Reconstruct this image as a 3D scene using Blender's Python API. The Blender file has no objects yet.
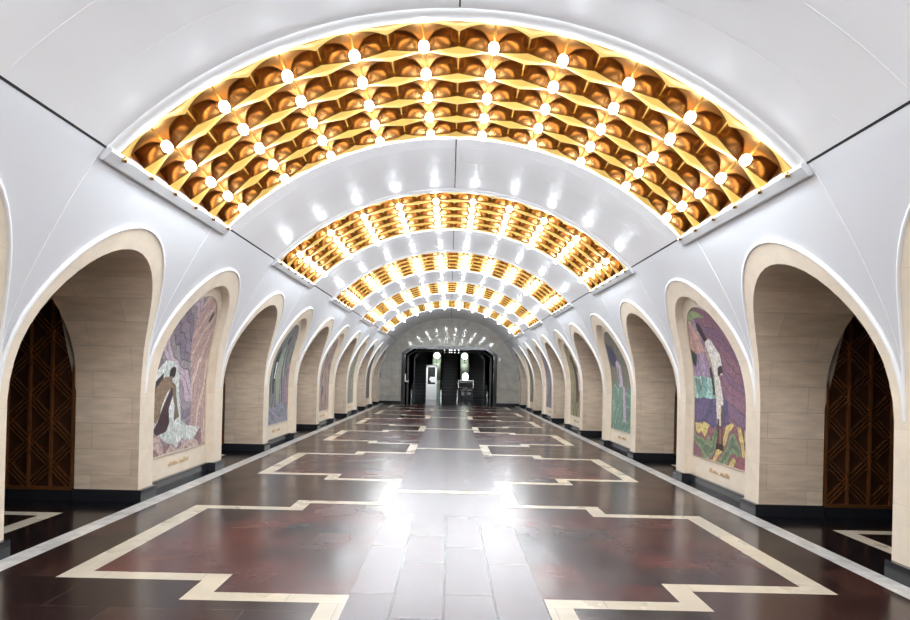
import bpy, math, random
from mathutils import Vector, Matrix, noise
random.seed(7)
C = bpy.context.scene.collection
PI = math.pi
P = 5.17            # bay length
R, ZC = 4.04, 0.58  # vault radius and centre height
HALF = math.radians(45.6)
D0, D1 = -9.0, 34.6 # hall ends (y)
H_END = D1

# ------------------------------------------------------------------ profile
PZ = [-0.1, 0.7, 1.3, 1.75, 2.1, 2.5, 2.8, 3.1, 3.405]
PX = [3.735, 3.735, 3.73, 3.68, 3.575, 3.395, 3.24, 3.07, 2.886]
def _slopes():
    n = len(PZ); d = [(PX[i+1]-PX[i])/(PZ[i+1]-PZ[i]) for i in range(n-1)]
    m = [d[0]]
    for i in range(1, n-1):
        m.append(0 if d[i-1]*d[i] <= 0 else 2*d[i-1]*d[i]/(d[i-1]+d[i]))
    m.append(d[-1]); return m
PM = _slopes()
def prof(z):
    z = max(PZ[0], min(PZ[-1], z))
    for i in range(len(PZ)-1):
        if z <= PZ[i+1]: break
    h = PZ[i+1]-PZ[i]; t = (z-PZ[i])/h
    return ((2*t**3-3*t*t+1)*PX[i] + (t**3-2*t*t+t)*h*PM[i] + (-2*t**3+3*t*t)*PX[i+1] + (t**3-t*t)*h*PM[i+1])
def xp(z):          # platform-side edge of the pylons
    return 4.475 + 0.16*max(0, z-1.6)**2

# ------------------------------------------------------------------ materials
def mat(name, color=(0.8, 0.8, 0.8), rough=0.5, metal=0.0, emit=None, estr=0.0, spec=None, coat=0.0):
    m = bpy.data.materials.new(name); m.use_nodes = True
    b = m.node_tree.nodes['Principled BSDF']
    b.inputs['Base Color'].default_value = (*color, 1)
    b.inputs['Roughness'].default_value = rough
    b.inputs['Metallic'].default_value = metal
    if spec is not None: b.inputs['Specular IOR Level'].default_value = spec
    if coat: b.inputs['Coat Weight'].default_value = coat; b.inputs['Coat Roughness'].default_value = 0.05
    if emit:
        b.inputs['Emission Color'].default_value = (*emit, 1); b.inputs['Emission Strength'].default_value = estr
    return m
def N(m, t, **kw):
    n = m.node_tree.nodes.new(t)
    for k, v in kw.items():
        if hasattr(n, k) and not k[0].isupper(): setattr(n, k, v)
        else: n.inputs[k].default_value = v
    return n
def L(m, a, b): m.node_tree.links.new(a, b)
def bsdf(m): return m.node_tree.nodes['Principled BSDF']
def ramp(m, fac, stops):
    r = N(m, 'ShaderNodeValToRGB'); e = r.color_ramp.elements
    while len(e) < len(stops): e.new(0.5)
    for i, (p, c) in enumerate(stops): e[i].position = p; e[i].color = (*c, 1)
    L(m, fac, r.inputs['Fac']); return r.outputs['Color']
def mixc(m, fac, a, b, mode='MIX'):
    n = N(m, 'ShaderNodeMix', data_type='RGBA', blend_type=mode)
    for k, v in ((0, fac), (6, a), (7, b)):
        if hasattr(v, 'links') or hasattr(v, 'is_linked'): L(m, v, n.inputs[k])
        elif k == 0: n.inputs[0].default_value = v
        else: n.inputs[k].default_value = (*v, 1)
    return n.outputs[2]
def tiles(m, vec, bw, bh, c1, c2, mortar, msize=0.004, offset=0.5, nscale=6.0, namp=0.35, freq=2, stretch=(1, 1, 1)):
    """brick tiles whose tone varies from one to the next, with clouding"""
    bt = N(m, 'ShaderNodeTexBrick', offset=offset, offset_frequency=freq)
    bt.inputs['Color1'].default_value = (*c1, 1); bt.inputs['Color2'].default_value = (*c2, 1)
    bt.inputs['Mortar'].default_value = (*mortar, 1); bt.inputs['Scale'].default_value = 1
    bt.inputs['Mortar Size'].default_value = msize; bt.inputs['Mortar Smooth'].default_value = 0.1
    bt.inputs['Bias'].default_value = 0; bt.inputs['Brick Width'].default_value = bw; bt.inputs['Row Height'].default_value = bh
    L(m, vec, bt.inputs['Vector'])
    mp = N(m, 'ShaderNodeMapping'); mp.inputs['Scale'].default_value = stretch; L(m, vec, mp.inputs['Vector'])
    nz = N(m, 'ShaderNodeTexNoise'); nz.inputs['Scale'].default_value = nscale; nz.inputs['Detail'].default_value = 6
    nz.inputs['Roughness'].default_value = 0.65
    L(m, mp.outputs[0], nz.inputs['Vector'])
    lo, hi = 1-namp, 1+namp*0.6
    v = ramp(m, nz.outputs['Fac'], [(0.3, (lo, lo, lo)), (0.7, (min(hi, 1),)*3)])
    return mixc(m, 1.0, bt.outputs['Color'], v, 'MULTIPLY'), bt

def uvmat(name, bw, bh, c1, c2, mortar, rough, **kw):
    m = mat(name, rough=rough); uv = N(m, 'ShaderNodeUVMap')
    col, bt = tiles(m, uv.outputs[0], bw, bh, c1, c2, mortar, **kw)
    L(m, col, bsdf(m).inputs['Base Color']); return m
M = {}
M['marble_jamb'] = uvmat('cream_marble_courses', 0.95, 0.31, (0.84, 0.69, 0.54), (0.69, 0.555, 0.42), (0.52, 0.42, 0.32), 0.32, msize=0.003, nscale=3.0, namp=0.28, stretch=(0.8, 4, 1))
M['marble_face'] = uvmat('cream_marble_face', 2.4, 0.62, (0.90, 0.79, 0.65), (0.84, 0.73, 0.59), (0.70, 0.61, 0.50), 0.3, msize=0.002, nscale=5.0, namp=0.14)
M['marble_end'] = uvmat('grey_marble_end_wall', 0.9, 0.45, (0.52, 0.50, 0.45), (0.44, 0.425, 0.38), (0.30, 0.29, 0.26), 0.06, msize=0.004, nscale=3.0, namp=0.3)
M['marble_end'].node_tree.nodes['Principled BSDF'].inputs['Specular IOR Level'].default_value = 0.22
M['black'] = mat('black_granite', (0.018, 0.019, 0.024), 0.16)
def vault():
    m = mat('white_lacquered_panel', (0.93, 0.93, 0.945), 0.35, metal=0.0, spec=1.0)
    tc = N(m, 'ShaderNodeTexCoord'); mp = N(m, 'ShaderNodeMapping'); mp.inputs['Scale'].default_value = (1.5, 0.35, 1.5)
    L(m, tc.outputs['Object'], mp.inputs['Vector'])
    nz = N(m, 'ShaderNodeTexNoise'); nz.inputs['Scale'].default_value = 2.2; nz.inputs['Detail'].default_value = 2
    L(m, mp.outputs[0], nz.inputs['Vector'])
    bp = N(m, 'ShaderNodeBump'); bp.inputs['Strength'].default_value = 0.08; bp.inputs['Distance'].default_value = 0.05
    L(m, nz.outputs['Fac'], bp.inputs['Height']); L(m, bp.outputs[0], bsdf(m).inputs['Normal'])
    return m
M['white'] = vault()
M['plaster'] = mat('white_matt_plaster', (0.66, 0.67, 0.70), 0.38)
M['bead'] = mat('white_moulding', (0.88, 0.88, 0.88), 0.35)
M['seam'] = mat('dark_joint', (0.015, 0.015, 0.018), 0.6)
M['joint'] = mat('pale_joint', (0.92, 0.92, 0.93), 0.5)
M['silver'] = mat('brushed_aluminium', (0.72, 0.73, 0.74), 0.35, 0.3)
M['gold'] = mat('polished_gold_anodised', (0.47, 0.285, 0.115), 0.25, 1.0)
M['gold_shaded'] = mat('shade_darkened_gold', (0.25, 0.128, 0.045), 0.28, 1.0)  # the gold again, with the shade inside the cells put into its colour
M['gold_foot'] = mat('pale_gold_edge', (0.76, 0.48, 0.10), 0.45, 0.45)
M['bulb'] = mat('frosted_bulb', (1, 1, 1), 0.4, emit=(0.86, 0.93, 1.0), estr=80)
M['bronze'] = mat('aged_bronze', (0.36, 0.145, 0.05), 0.34, 0.75)
M['bronze_back'] = mat('dark_bronze_plate', (0.07, 0.026, 0.011), 0.45, 0.5)
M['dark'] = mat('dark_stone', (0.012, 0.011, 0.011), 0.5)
M['dkmetal'] = mat('dark_metal', (0.012, 0.012, 0.014), 0.45, 0.2)
M['greydark'] = mat('dark_grey_cladding', (0.05, 0.05, 0.055), 0.4, 0.0)
M['chrome'] = mat('satin_steel', (0.55, 0.57, 0.57), 0.25, 1.0)
M['rubber'] = mat('black_rubber', (0.01, 0.01, 0.01), 0.4)
M['white_paint'] = mat('white_enamel', (0.9, 0.92, 0.94), 0.4)
M['glass'] = mat('dark_tinted_glass', (0.02, 0.03, 0.03), 0.05)
M['green_deck'] = mat('green_grey_laminate', (0.42, 0.50, 0.42), 0.35, 0.2)
M['globe'] = mat('opal_globe', (1, 1, 1), 0.4, emit=(0.93, 1.0, 0.85), estr=4.5)
M['sign_white'] = mat('lit_sign_symbol', (1, 1, 1), 0.4, emit=(1, 1, 1), estr=4)
M['lit_white'] = mat('pale_paper', (0.85, 0.87, 0.88), 0.6)
M['letter_gold'] = mat('gilded_lettering', (0.62, 0.44, 0.22), 0.45, 0.2)

# floor stones: object coordinates = metres in the hall
def floormat(name, bw, bh, c1, c2, mortar, rough, speck=0.0, namp=0.35, nscale=2.5, off=0.5, shift=(0, 0, 0), patch=None, ms=0.003, rot=False, rv=0.25):
    m = mat(name, rough=rough, spec=0.30); tc = N(m, 'ShaderNodeTexCoord'); mp = N(m, 'ShaderNodeMapping')
    mp.inputs['Location'].default_value = shift
    if rot: mp.inputs['Rotation'].default_value = (0, 0, PI/2)
    L(m, tc.outputs['Object'], mp.inputs['Vector'])
    col, bt = tiles(m, mp.outputs[0], bw, bh, c1, c2, mortar, msize=ms, offset=off, nscale=nscale, namp=namp)
    if patch:       # large soft patches of another stone colour
        n2 = N(m, 'ShaderNodeTexNoise'); n2.inputs['Scale'].default_value = 0.9; n2.inputs['Detail'].default_value = 3
        L(m, tc.outputs['Object'], n2.inputs['Vector'])
        f = ramp(m, n2.outputs['Fac'], [(0.42, (0, 0, 0)), (0.6, (1, 1, 1))])
        col = mixc(m, f, col, mixc(m, 1.0, col, patch, 'MULTIPLY'))
    if speck:
        n3 = N(m, 'ShaderNodeTexNoise'); n3.inputs['Scale'].default_value = 70; n3.inputs['Detail'].default_value = 4
        L(m, tc.outputs['Object'], n3.inputs['Vector'])
        f = ramp(m, n3.outputs['Fac'], [(0.35, (1-speck,)*3), (0.65, (1, 1, 1))])
        col = mixc(m, 1.0, col, f, 'MULTIPLY')
    L(m, col, bsdf(m).inputs['Base Color'])
    n4 = N(m, 'ShaderNodeTexNoise'); n4.inputs['Scale'].default_value = 1.3; n4.inputs['Detail'].default_value = 5
    L(m, tc.outputs['Object'], n4.inputs['Vector'])
    r = N(m, 'ShaderNodeMapRange'); r.inputs['From Min'].default_value = 0.3; r.inputs['From Max'].default_value = 0.7
    r.inputs['To Min'].default_value = rough*(1-rv); r.inputs['To Max'].default_value = rough*(1+rv)
    L(m, n4.outputs['Fac'], r.inputs['Value']); L(m, r.outputs[0], bsdf(m).inputs['Roughness'])
    return m
M['granite_brown'] = floormat('dark_brown_granite', 0.9, 0.62, (0.095, 0.042, 0.034), (0.028, 0.019, 0.019), (0.13, 0.10, 0.09), 0.20, speck=0.65)
M['granite_red'] = floormat('red_brown_granite', 1.1, 0.46, (0.20, 0.050, 0.042), (0.036, 0.030, 0.038), (0.012, 0.01, 0.01), 0.25, speck=0.35, patch=(0.45, 0.6, 0.75))
M['granite_pale'] = floormat('lavender_grey_granite', 1.3, 0.36, (0.125, 0.103, 0.120), (0.095, 0.078, 0.092), (0.002, 0.002, 0.002), 0.25, speck=0.0, namp=0.06, rv=0.0, off=0.37, rot=True, shift=(0.35, 0.02, 0), ms=0.010)
M['granite_black'] = floormat('black_passage_granite', 0.9, 0.62, (0.016, 0.014, 0.016), (0.010, 0.009, 0.011), (0.03, 0.03, 0.03), 0.15, speck=0.4)
M['marble_cream'] = floormat('cream_marble_inlay', 0.75, 0.75, (0.72, 0.63, 0.48), (0.62, 0.56, 0.46), (0.3, 0.26, 0.2), 0.3, namp=0.2, ms=0.002)
M['marble_white'] = floormat('white_marble_stripe', 0.9, 0.6, (0.86, 0.84, 0.80), (0.74, 0.73, 0.71), (0.3, 0.3, 0.3), 0.18, namp=0.42, nscale=5, ms=0.002)
def mosaic_material():
    m = mat('mosaic_tesserae', rough=0.42)
    a = N(m, 'ShaderNodeAttribute', attribute_name='Col')
    tc = N(m, 'ShaderNodeTexCoord'); v = N(m, 'ShaderNodeTexVoronoi'); v.inputs['Scale'].default_value = 45
    L(m, tc.outputs['Object'], v.inputs['Vector'])
    hs = N(m, 'ShaderNodeHueSaturation'); sp = N(m, 'ShaderNodeSeparateColor'); L(m, v.outputs['Color'], sp.inputs[0])
    mr = N(m, 'ShaderNodeMapRange'); mr.inputs['To Min'].default_value = 0.75; mr.inputs['To Max'].default_value = 1.2
    L(m, sp.outputs[0], mr.inputs['Value']); L(m, mr.outputs[0], hs.inputs['Value']); L(m, a.outputs['Color'], hs.inputs['Color'])
    L(m, hs.outputs[0], bsdf(m).inputs['Base Color']); return m
M['mosaic'] = mosaic_material()

# ------------------------------------------------------------------ mesh helpers
class MB:
    def __init__(s): s.v = []; s.f = []; s.uv = []; s.mi = []; s.sm = []
    def quad(s, pts, uv=None, mi=0, sm=False):
        b = len(s.v); s.v += [tuple(p) for p in pts]; s.f.append(list(range(b, b+len(pts))))
        s.uv.append(uv or [(0, 0)]*len(pts)); s.mi.append(mi); s.sm.append(sm)
    def grid(s, fn, us, vs, uvf=None, mi=0, sm=True, wrap=False):
        b = len(s.v); nu, nv = len(us), len(vs)
        for u in us:
            for v in vs: s.v.append(tuple(fn(u, v)))
        for i in range(nu if wrap else nu-1):
            for j in range(nv-1):
                i2 = (i+1) % nu
                s.f.append([b+i*nv+j, b+i2*nv+j, b+i2*nv+j+1, b+i*nv+j+1])
                if uvf: s.uv.append([uvf(us[a], vs[c]) for a, c in ((i, j), (i2, j), (i2, j+1), (i, j+1))])
                else: s.uv.append([(0, 0)]*4)
                s.mi.append(mi); s.sm.append(sm)
    def box(s, x0, x1, y0, y1, z0, z1, mi=0):
        q = lambda a, uv: s.quad(a, uv, mi)
        q([(x0,y0,z0),(x0,y1,z0),(x0,y1,z1),(x0,y0,z1)], [(y0,z0),(y1,z0),(y1,z1),(y0,z1)])
        q([(x1,y1,z0),(x1,y0,z0),(x1,y0,z1),(x1,y1,z1)], [(y1,z0),(y0,z0),(y0,z1),(y1,z1)])
        q([(x1,y0,z0),(x0,y0,z0),(x0,y0,z1),(x1,y0,z1)], [(x1,z0),(x0,z0),(x0,z1),(x1,z1)])
        q([(x0,y1,z0),(x1,y1,z0),(x1,y1,z1),(x0,y1,z1)], [(x0,z0),(x1,z0),(x1,z1),(x0,z1)])
        q([(x0,y0,z1),(x0,y1,z1),(x1,y1,z1),(x1,y0,z1)], [(x0,y0),(x0,y1),(x1,y1),(x1,y0)])
        q([(x0,y1,z0),(x0,y0,z0),(x1,y0,z0),(x1,y1,z0)], [(x0,y1),(x0,y0),(x1,y0),(x1,y1)])
    def obox(s, c, ax, ay, az, mi=0):
        """box from centre and three half-axis vectors"""
        c, ax, ay, az = map(Vector, (c, ax, ay, az))
        p = [c+i*ax+j*ay+k*az for i in (-1, 1) for j in (-1, 1) for k in (-1, 1)]
        for f in ((0,1,3,2),(4,6,7,5),(0,4,5,1),(2,3,7,6),(0,2,6,4),(1,5,7,3)): s.quad([p[i] for i in f], None, mi)
    def bar(s, a, b, w, t, up=(0, 0, 1), mi=0):
        a, b = Vector(a), Vector(b); d = (b-a); l = d.length; d.normalize()
        side = d.cross(Vector(up)).normalized(); u = side.cross(d).normalized()
        s.obox((a+b)/2, d*l/2, side*w/2, u*t/2, mi)
    def tube(s, pts, r, n=8, mi=0, cap=False):
        pts = [Vector(p) for p in pts]; rings = []
        for i, p in enumerate(pts):
            d = (pts[min(i+1, len(pts)-1)]-pts[max(i-1, 0)]).normalized()
            a = d.cross(Vector((0.13, 0.21, 0.97))).normalized(); b = d.cross(a)
            rings.append([p+(a*math.cos(t)+b*math.sin(t))*r for t in [2*PI*k/n for k in range(n)]])
        b0 = len(s.v)
        for rg in rings: s.v += [tuple(q) for q in rg]
        for i in range(len(rings)-1):
            for k in range(n):
                s.f.append([b0+i*n+k, b0+i*n+(k+1) % n, b0+(i+1)*n+(k+1) % n, b0+(i+1)*n+k]); s.uv.append([(0,0)]*4); s.mi.append(mi); s.sm.append(True)
        if cap:
            for i in (0, len(rings)-1):
                s.f.append([b0+i*n+k for k in range(n)]); s.uv.append([(0,0)]*n); s.mi.append(mi); s.sm.append(False)
    def lathe(s, prof_, c=(0, 0, 0), n=16, mi=0, sm=True):
        c = Vector(c)
        s.grid(lambda a, k: (c.x+prof_[k][0]*math.cos(a), c.y+prof_[k][0]*math.sin(a), c.z+prof_[k][1]), [2*PI*i/n for i in range(n)], list(range(len(prof_))), None, mi, sm, wrap=True)
    def mesh(s, name, mats):
        me = bpy.data.meshes.new(name); me.from_pydata(s.v, [], s.f)
        for m in (mats if isinstance(mats, (list, tuple)) else [mats]): me.materials.append(m)
        me.polygons.foreach_set('material_index', s.mi); me.polygons.foreach_set('use_smooth', s.sm)
        ul = me.uv_layers.new(name='UVMap'); flat = [c for f in s.uv for uv in f for c in uv]; ul.data.foreach_set('uv', flat)
        me.update(); return me
    def build(s, name, mats, parent=None, loc=None):
        o = bpy.data.objects.new(name, s.mesh(name, mats)); C.objects.link(o)
        if parent: o.parent = parent
        if loc: o.location = loc
        return o
def tag(o, label=None, cat=None, group=None, kind=None):
    if label: o['label'] = label
    if cat: o['category'] = cat
    if group: o['group'] = group
    if kind: o['kind'] = kind
    return o
def struct(mb, name, mats, label=None):
    o = mb.build(name, mats); o['kind'] = 'structure'
    if label: o['label'] = label
    return o
def empty(name, loc, label, cat, group=None):
    o = bpy.data.objects.new(name, None); C.objects.link(o); o.location = loc; o.empty_display_size = 0.3
    return tag(o, label, cat, group)
def lin(a, b, n): return [a+(b-a)*i/(n-1) for i in range(n)]

# ------------------------------------------------------------------ floor: inlaid stones cut to the pattern
CC = 6.30                        # centre of the first cartouche
def cell_kind(x, y):
    ax = abs(x); t = (y-CC) % P
    if t > P/2: t -= P           # -P/2..P/2 around the cartouche centre
    at = abs(t)
    if ax > 4.7: return 4
    if 3.66 < ax: 
        return 6 if False else 4
    if 3.46 < ax: return 5
    B = 0.17
    A1, A2, A3 = 1.35, 1.77, 1.92   # inner rect half, band edges
    # cartouche outline: |x|<=2.97 for |t|<=1.36, |x|<=1.86 for |t|<=1.78; link strip |x|<=0.88
    inside = (ax <= 2.97 and at <= 1.37) or (ax <= 1.86 and at <= 1.79) or (ax <= 0.88)
    core = (ax <= 2.77 and at <= 1.37-B) or (ax <= 1.68 and at <= 1.79-B) or (ax <= 0.70)
    if not inside: return 0
    if not core: return 3
    if ax <= 0.70:
        if at > P/2-0.10: return 3
        return 2
    return 1
xs = sorted(set([-4.7, 4.7] + [s*v for s in (-1, 1) for v in (3.70, 3.66, 3.46, 2.97, 2.77, 1.86, 1.68, 0.88, 0.70)]))
ys = [D0, D1]
for n in range(-4, 8):
    c = CC+n*P
    for v in (1.37, 1.20, 1.79, 1.62, P/2-0.10):
        ys += [c-v, c+v]
ys = sorted(y for y in set(round(y, 4) for y in ys) if D0 <= y <= D1)
fl = MB()
for i in range(len(xs)-1):
    for j in range(len(ys)-1):
        x0, x1, y0, y1 = xs[i], xs[i+1], ys[j], ys[j+1]
        fl.quad([(x0,y0,0),(x1,y0,0),(x1,y1,0),(x0,y1,0)], None, cell_kind((x0+x1)/2, (y0+y1)/2))
# platform floors and lobby floor
for s in (-1, 1):
    a, b = sorted((s*4.7, s*8.2)); fl.quad([(a,D0,0),(b,D0,0),(b,D1,0),(a,D1,0)], None, 4)
fl.quad([(-4.2,D1,0),(4.2,D1,0),(4.2,60,0),(-4.2,60,0)], None, 4)
# cream rectangles let into the passage floors (raised a hair as a separate inlay course)
for k in range(-2, 6):
    c = 6.35+k*P
    for s in (-1, 1):
        for (xa, xb, ya, yb) in ((4.20, 4.38, c-0.75, c+0.75), (4.38, 5.7, c-0.75, c-0.59), (4.38, 5.7, c+0.59, c+0.75)):
            a, b = sorted((s*xa, s*xb)); fl.quad([(a,ya,.002),(b,ya,.002),(b,yb,.002),(a,yb,.002)], None, 3)
struct(fl, 'floor', [M['granite_brown'], M['granite_red'], M['granite_pale'], M['marble_cream'], M['granite_black'], M['marble_white']])

# ------------------------------------------------------------------ walls
Z0 = 1.30
def arch(c, a, ztop, zb, n=28):
    """(y, z) from the near foot up over the top to the far foot"""
    pts = [(c-a, zb), (c-a, 0.75)]
    for i in range(n+1):
        t = PI - PI*i/n
        pts.append((c+a*math.cos(t), Z0+(ztop-Z0)*math.sin(t)))
    return pts + [(c+a, 0.75), (c+a, zb)]
PORT = [6.6+P*k for k in range(-3, 6)]
MOSA = [6.6+P*(k+0.5) for k in range(-3, 5)]
A_OUT, ZT_OUT = P/4, 3.01
A_PORT, ZT_PORT = 1.17, 2.79
A_REC, ZT_REC = 1.04, 2.78
A_PIC, ZT_PIC = 0.955, 2.64
ZB = 0.14
PROUD = 0.025
REVEAL = 0.09
def W(s, y, z, off=0.0): return (s*(prof(z)+off), y, z)
def between(mb, s, Ci, Co, off, n=3, mi=0):
    """surface between two matching curves, lying on the wall profile"""
    b = len(mb.v); m = len(Ci)
    for i in range(m):
        for k in range(n):
            t = k/(n-1); y = Ci[i][0]*(1-t)+Co[i][0]*t; z = Ci[i][1]*(1-t)+Co[i][1]*t
            mb.v.append(W(s, y, z, off))
    for i in range(m-1):
        for k in range(n-1):
            f = [b+i*n+k, b+(i+1)*n+k, b+(i+1)*n+k+1, b+i*n+k+1]
            mb.f.append(f); mb.uv.append([(mb.v[q][1], mb.v[q][2]) for q in f]); mb.mi.append(mi); mb.sm.append(True)
def extrude(mb, s, Cv, off0, off1, mi=0, uvs=1.0, xfun=None, n=2):
    """surface from the curve at off0 back to off1 (or to xfun(z))"""
    b = len(mb.v); m = len(Cv); acc = 0; lens = [0]
    for i in range(1, m):
        acc += math.hypot(Cv[i][0]-Cv[i-1][0], Cv[i][1]-Cv[i-1][1]); lens.append(acc)
    for i in range(m):
        y, z = Cv[i]; xa = prof(z)+off0; xb = xfun(z) if xfun else prof(z)+off1
        for k in range(n): mb.v.append((s*(xa+(xb-xa)*k/(n-1)), y, z))
    for i in range(m-1):
        for k in range(n-1):
            idx = [(i, k), (i+1, k), (i+1, k+1), (i, k+1)]
            f = [b+a*n+q for a, q in idx]
            mb.f.append(f); mb.uv.append([(abs(mb.v[f[t]][0]), 0.14+min(lens[idx[t][0]], acc-lens[idx[t][0]])) for t in range(4)]); mb.mi.append(mi); mb.sm.append(True)
names = {-1: 'left', 1: 'right'}
trim_n = 0
for s in (-1, 1):
    white, stone, base = MB(), MB(), MB()
    for kind, cs in (('p', PORT), ('m', MOSA)):
        for c in cs:
            outer = arch(c, A_OUT, ZT_OUT, ZB)
            inner = arch(c, A_PORT if kind == 'p' else A_REC, ZT_PORT if kind == 'p' else ZT_REC, ZB)
            band = MB()
            between(band, s, inner, outer, -PROUD, 3, 0)
            if kind == 'p':
                extrude(band, s, inner, -PROUD, 0, mi=1, xfun=xp, n=6)
            else:
                extrude(band, s, inner, -PROUD, REVEAL, mi=0)
                back = [(c + (y-c)*0, z) for y, z in inner]
                pic = arch(c, A_PIC, ZT_PIC, ZB)
                between(band, s, pic, inner, REVEAL, 2, 0)
                # sill below the picture
                band.grid(lambda u, z: W(s, u, z, REVEAL), [c-A_PIC, c+A_PIC], [ZB, 0.44], lambda u, z: (u, z), 0)
            top = [q for q in outer if q[1] >= Z0-1e-6]
            band.tube([W(s, y, z, -PROUD*0.6) for y, z in top], 0.022, 8, 2)
            trim_n += 1
            struct(band, 'trim_%d' % trim_n, [M['marble_face'], M['marble_jamb'], M['bead']])
            # white wall above this band
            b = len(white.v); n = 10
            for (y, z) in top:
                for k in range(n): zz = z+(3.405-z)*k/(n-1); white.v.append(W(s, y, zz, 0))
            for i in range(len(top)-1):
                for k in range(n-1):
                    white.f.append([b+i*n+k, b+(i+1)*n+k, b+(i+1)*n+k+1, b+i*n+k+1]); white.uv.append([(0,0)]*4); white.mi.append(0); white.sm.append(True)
            # black base
            if kind == 'm':
                ya, yb = c-A_OUT-(A_OUT-A_PORT), c+A_OUT+(A_OUT-A_PORT)
                for (u0, u1, o) in ((ya-0.02, c-A_REC+0.01, -PROUD-0.045), (c+A_REC-0.01, yb+0.02, -PROUD-0.045)):
                    xa, xb = sorted((s*(3.735+o), s*(4.49)))
                    base.box(xa, xb, u0, u1, 0.0, ZB)
                xa, xb = sorted((s*(3.735+REVEAL-0.05), s*4.49)); base.box(xa, xb, c-A_REC+0.01, c+A_REC-0.01, 0, ZB)
            # pylon back toward the platform
            if kind == 'm':
                stone.grid(lambda u, z: (s*xp(z), u, z), [c-(P/2-A_PORT), c+(P/2-A_PORT)], lin(ZB, 3.3, 10), lambda u, z: (u, z), 0)
    # last half pylon up to the end wall
    c = PORT[-1]
    stone.grid(lambda u, z: W(s, u, z, -PROUD), [c+A_OUT, D1], lin(ZB, Z0+0.1, 4), lambda u, z: (u, z), 0)
    white.grid(lambda u, z: W(s, u, z, 0), [c+A_OUT, D1], lin(Z0+0.1, 3.405, 14), None, 0)
    xa, xb = sorted((s*(3.735-PROUD-0.045), s*4.49)); base.box(xa, xb, c+A_PORT-0.02, D1, 0, ZB)
    stone.grid(lambda u, z: (s*xp(z), u, z), [c+A_PORT, D1], lin(ZB, 3.3, 8), lambda u, z: (u, z), 0)
    w = MB()
    for src, mi in ((stone, 0), (white, 1), (base, 2)):
        b = len(w.v); w.v += src.v; w.f += [[q+b for q in f] for f in src.f]; w.uv += src.uv; w.mi += [mi]*len(src.f); w.sm += src.sm
    # passage ceilings and platform tunnel behind
    a, b_ = sorted((s*4.3, s*8.2))
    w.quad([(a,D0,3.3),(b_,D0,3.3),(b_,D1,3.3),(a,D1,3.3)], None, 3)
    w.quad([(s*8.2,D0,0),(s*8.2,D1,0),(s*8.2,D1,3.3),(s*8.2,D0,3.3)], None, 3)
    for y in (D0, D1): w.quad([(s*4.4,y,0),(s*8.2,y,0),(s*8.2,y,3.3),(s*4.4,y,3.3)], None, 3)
    for c in PORT: # head wall over each passage opening on the platform side
        inner = [q for q in arch(c, A_PORT, ZT_PORT, ZB) if q[1] >= Z0-1e-6]
        b = len(w.v)
        for (y, z) in inner: w.v += [(s*xp(z), y, z), (s*xp(3.3), y, 3.3)]
        for i in range(len(inner)-1): w.f.append([b+2*i, b+2*i+2, b+2*i+3, b+2*i+1]); w.uv.append([(0,0)]*4); w.mi.append(0); w.sm.append(True)
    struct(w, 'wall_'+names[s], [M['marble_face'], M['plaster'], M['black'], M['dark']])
    # pale joints running down the white wall from the seam to the cusps
    j = MB()
    for c in PORT+MOSA:
        y = c+A_OUT
        if y < D1: j.tube([W(s, y, z, -0.001) for z in lin(1.75, 3.39, 12)], 0.004, 4)
    trim_n += 1; struct(j, 'trim_%d' % trim_n, M['joint'])

# ------------------------------------------------------------------ vault between the light panels
def V(al, y, r=R): return (r*math.sin(al), y, ZC+r*math.cos(al))
PAN = [5.35+P*k for k in range(-2, 5)]     # near edge of each tray
PLEN = 2.90
ce, sm_ = MB(), MB()
edges = [D0]
for p in PAN: edges += [p+0.02, p+PLEN-0.02]
edges.append(D1)
G = 0.0035
for i in range(0, len(edges), 2):
    y0, y1 = edges[i], edges[i+1]
    if y1-y0 < 0.05: continue
    for sa in (-1, 1):
        ce.grid(lambda a, y: V(sa*a, y), lin(G*0.5, HALF-G, 40), lin(y0, y1, 5), None, 0)
    sm_.grid(lambda a, y: V(a, y, R+0.01), lin(-0.004, 0.004, 3), [y0, y1], None, 0)
    for sa in (-1, 1):
        sm_.grid(lambda a, y: V(sa*a, y, R-0.004), lin(HALF-G*0.9, HALF+G*0.4, 3), [y0, y1], None, 0)
struct(ce, 'ceiling', M['white'])
trim_n += 1; struct(sm_, 'trim_%d' % trim_n, M['seam'])
j = MB()
for k in range(-2, 6):
    for yy in [PAN[2]+P*k-q for q in (0.62, 1.26, 1.90)]:
        if 0 < yy < PAN[-1]: j.tube([V(a, yy, R+0.0005) for a in lin(-HALF*0.97, HALF*0.97, 60)], 0.0025, 4)
trim_n += 1; struct(j, 'trim_%d' % trim_n, M['joint'])

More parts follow.
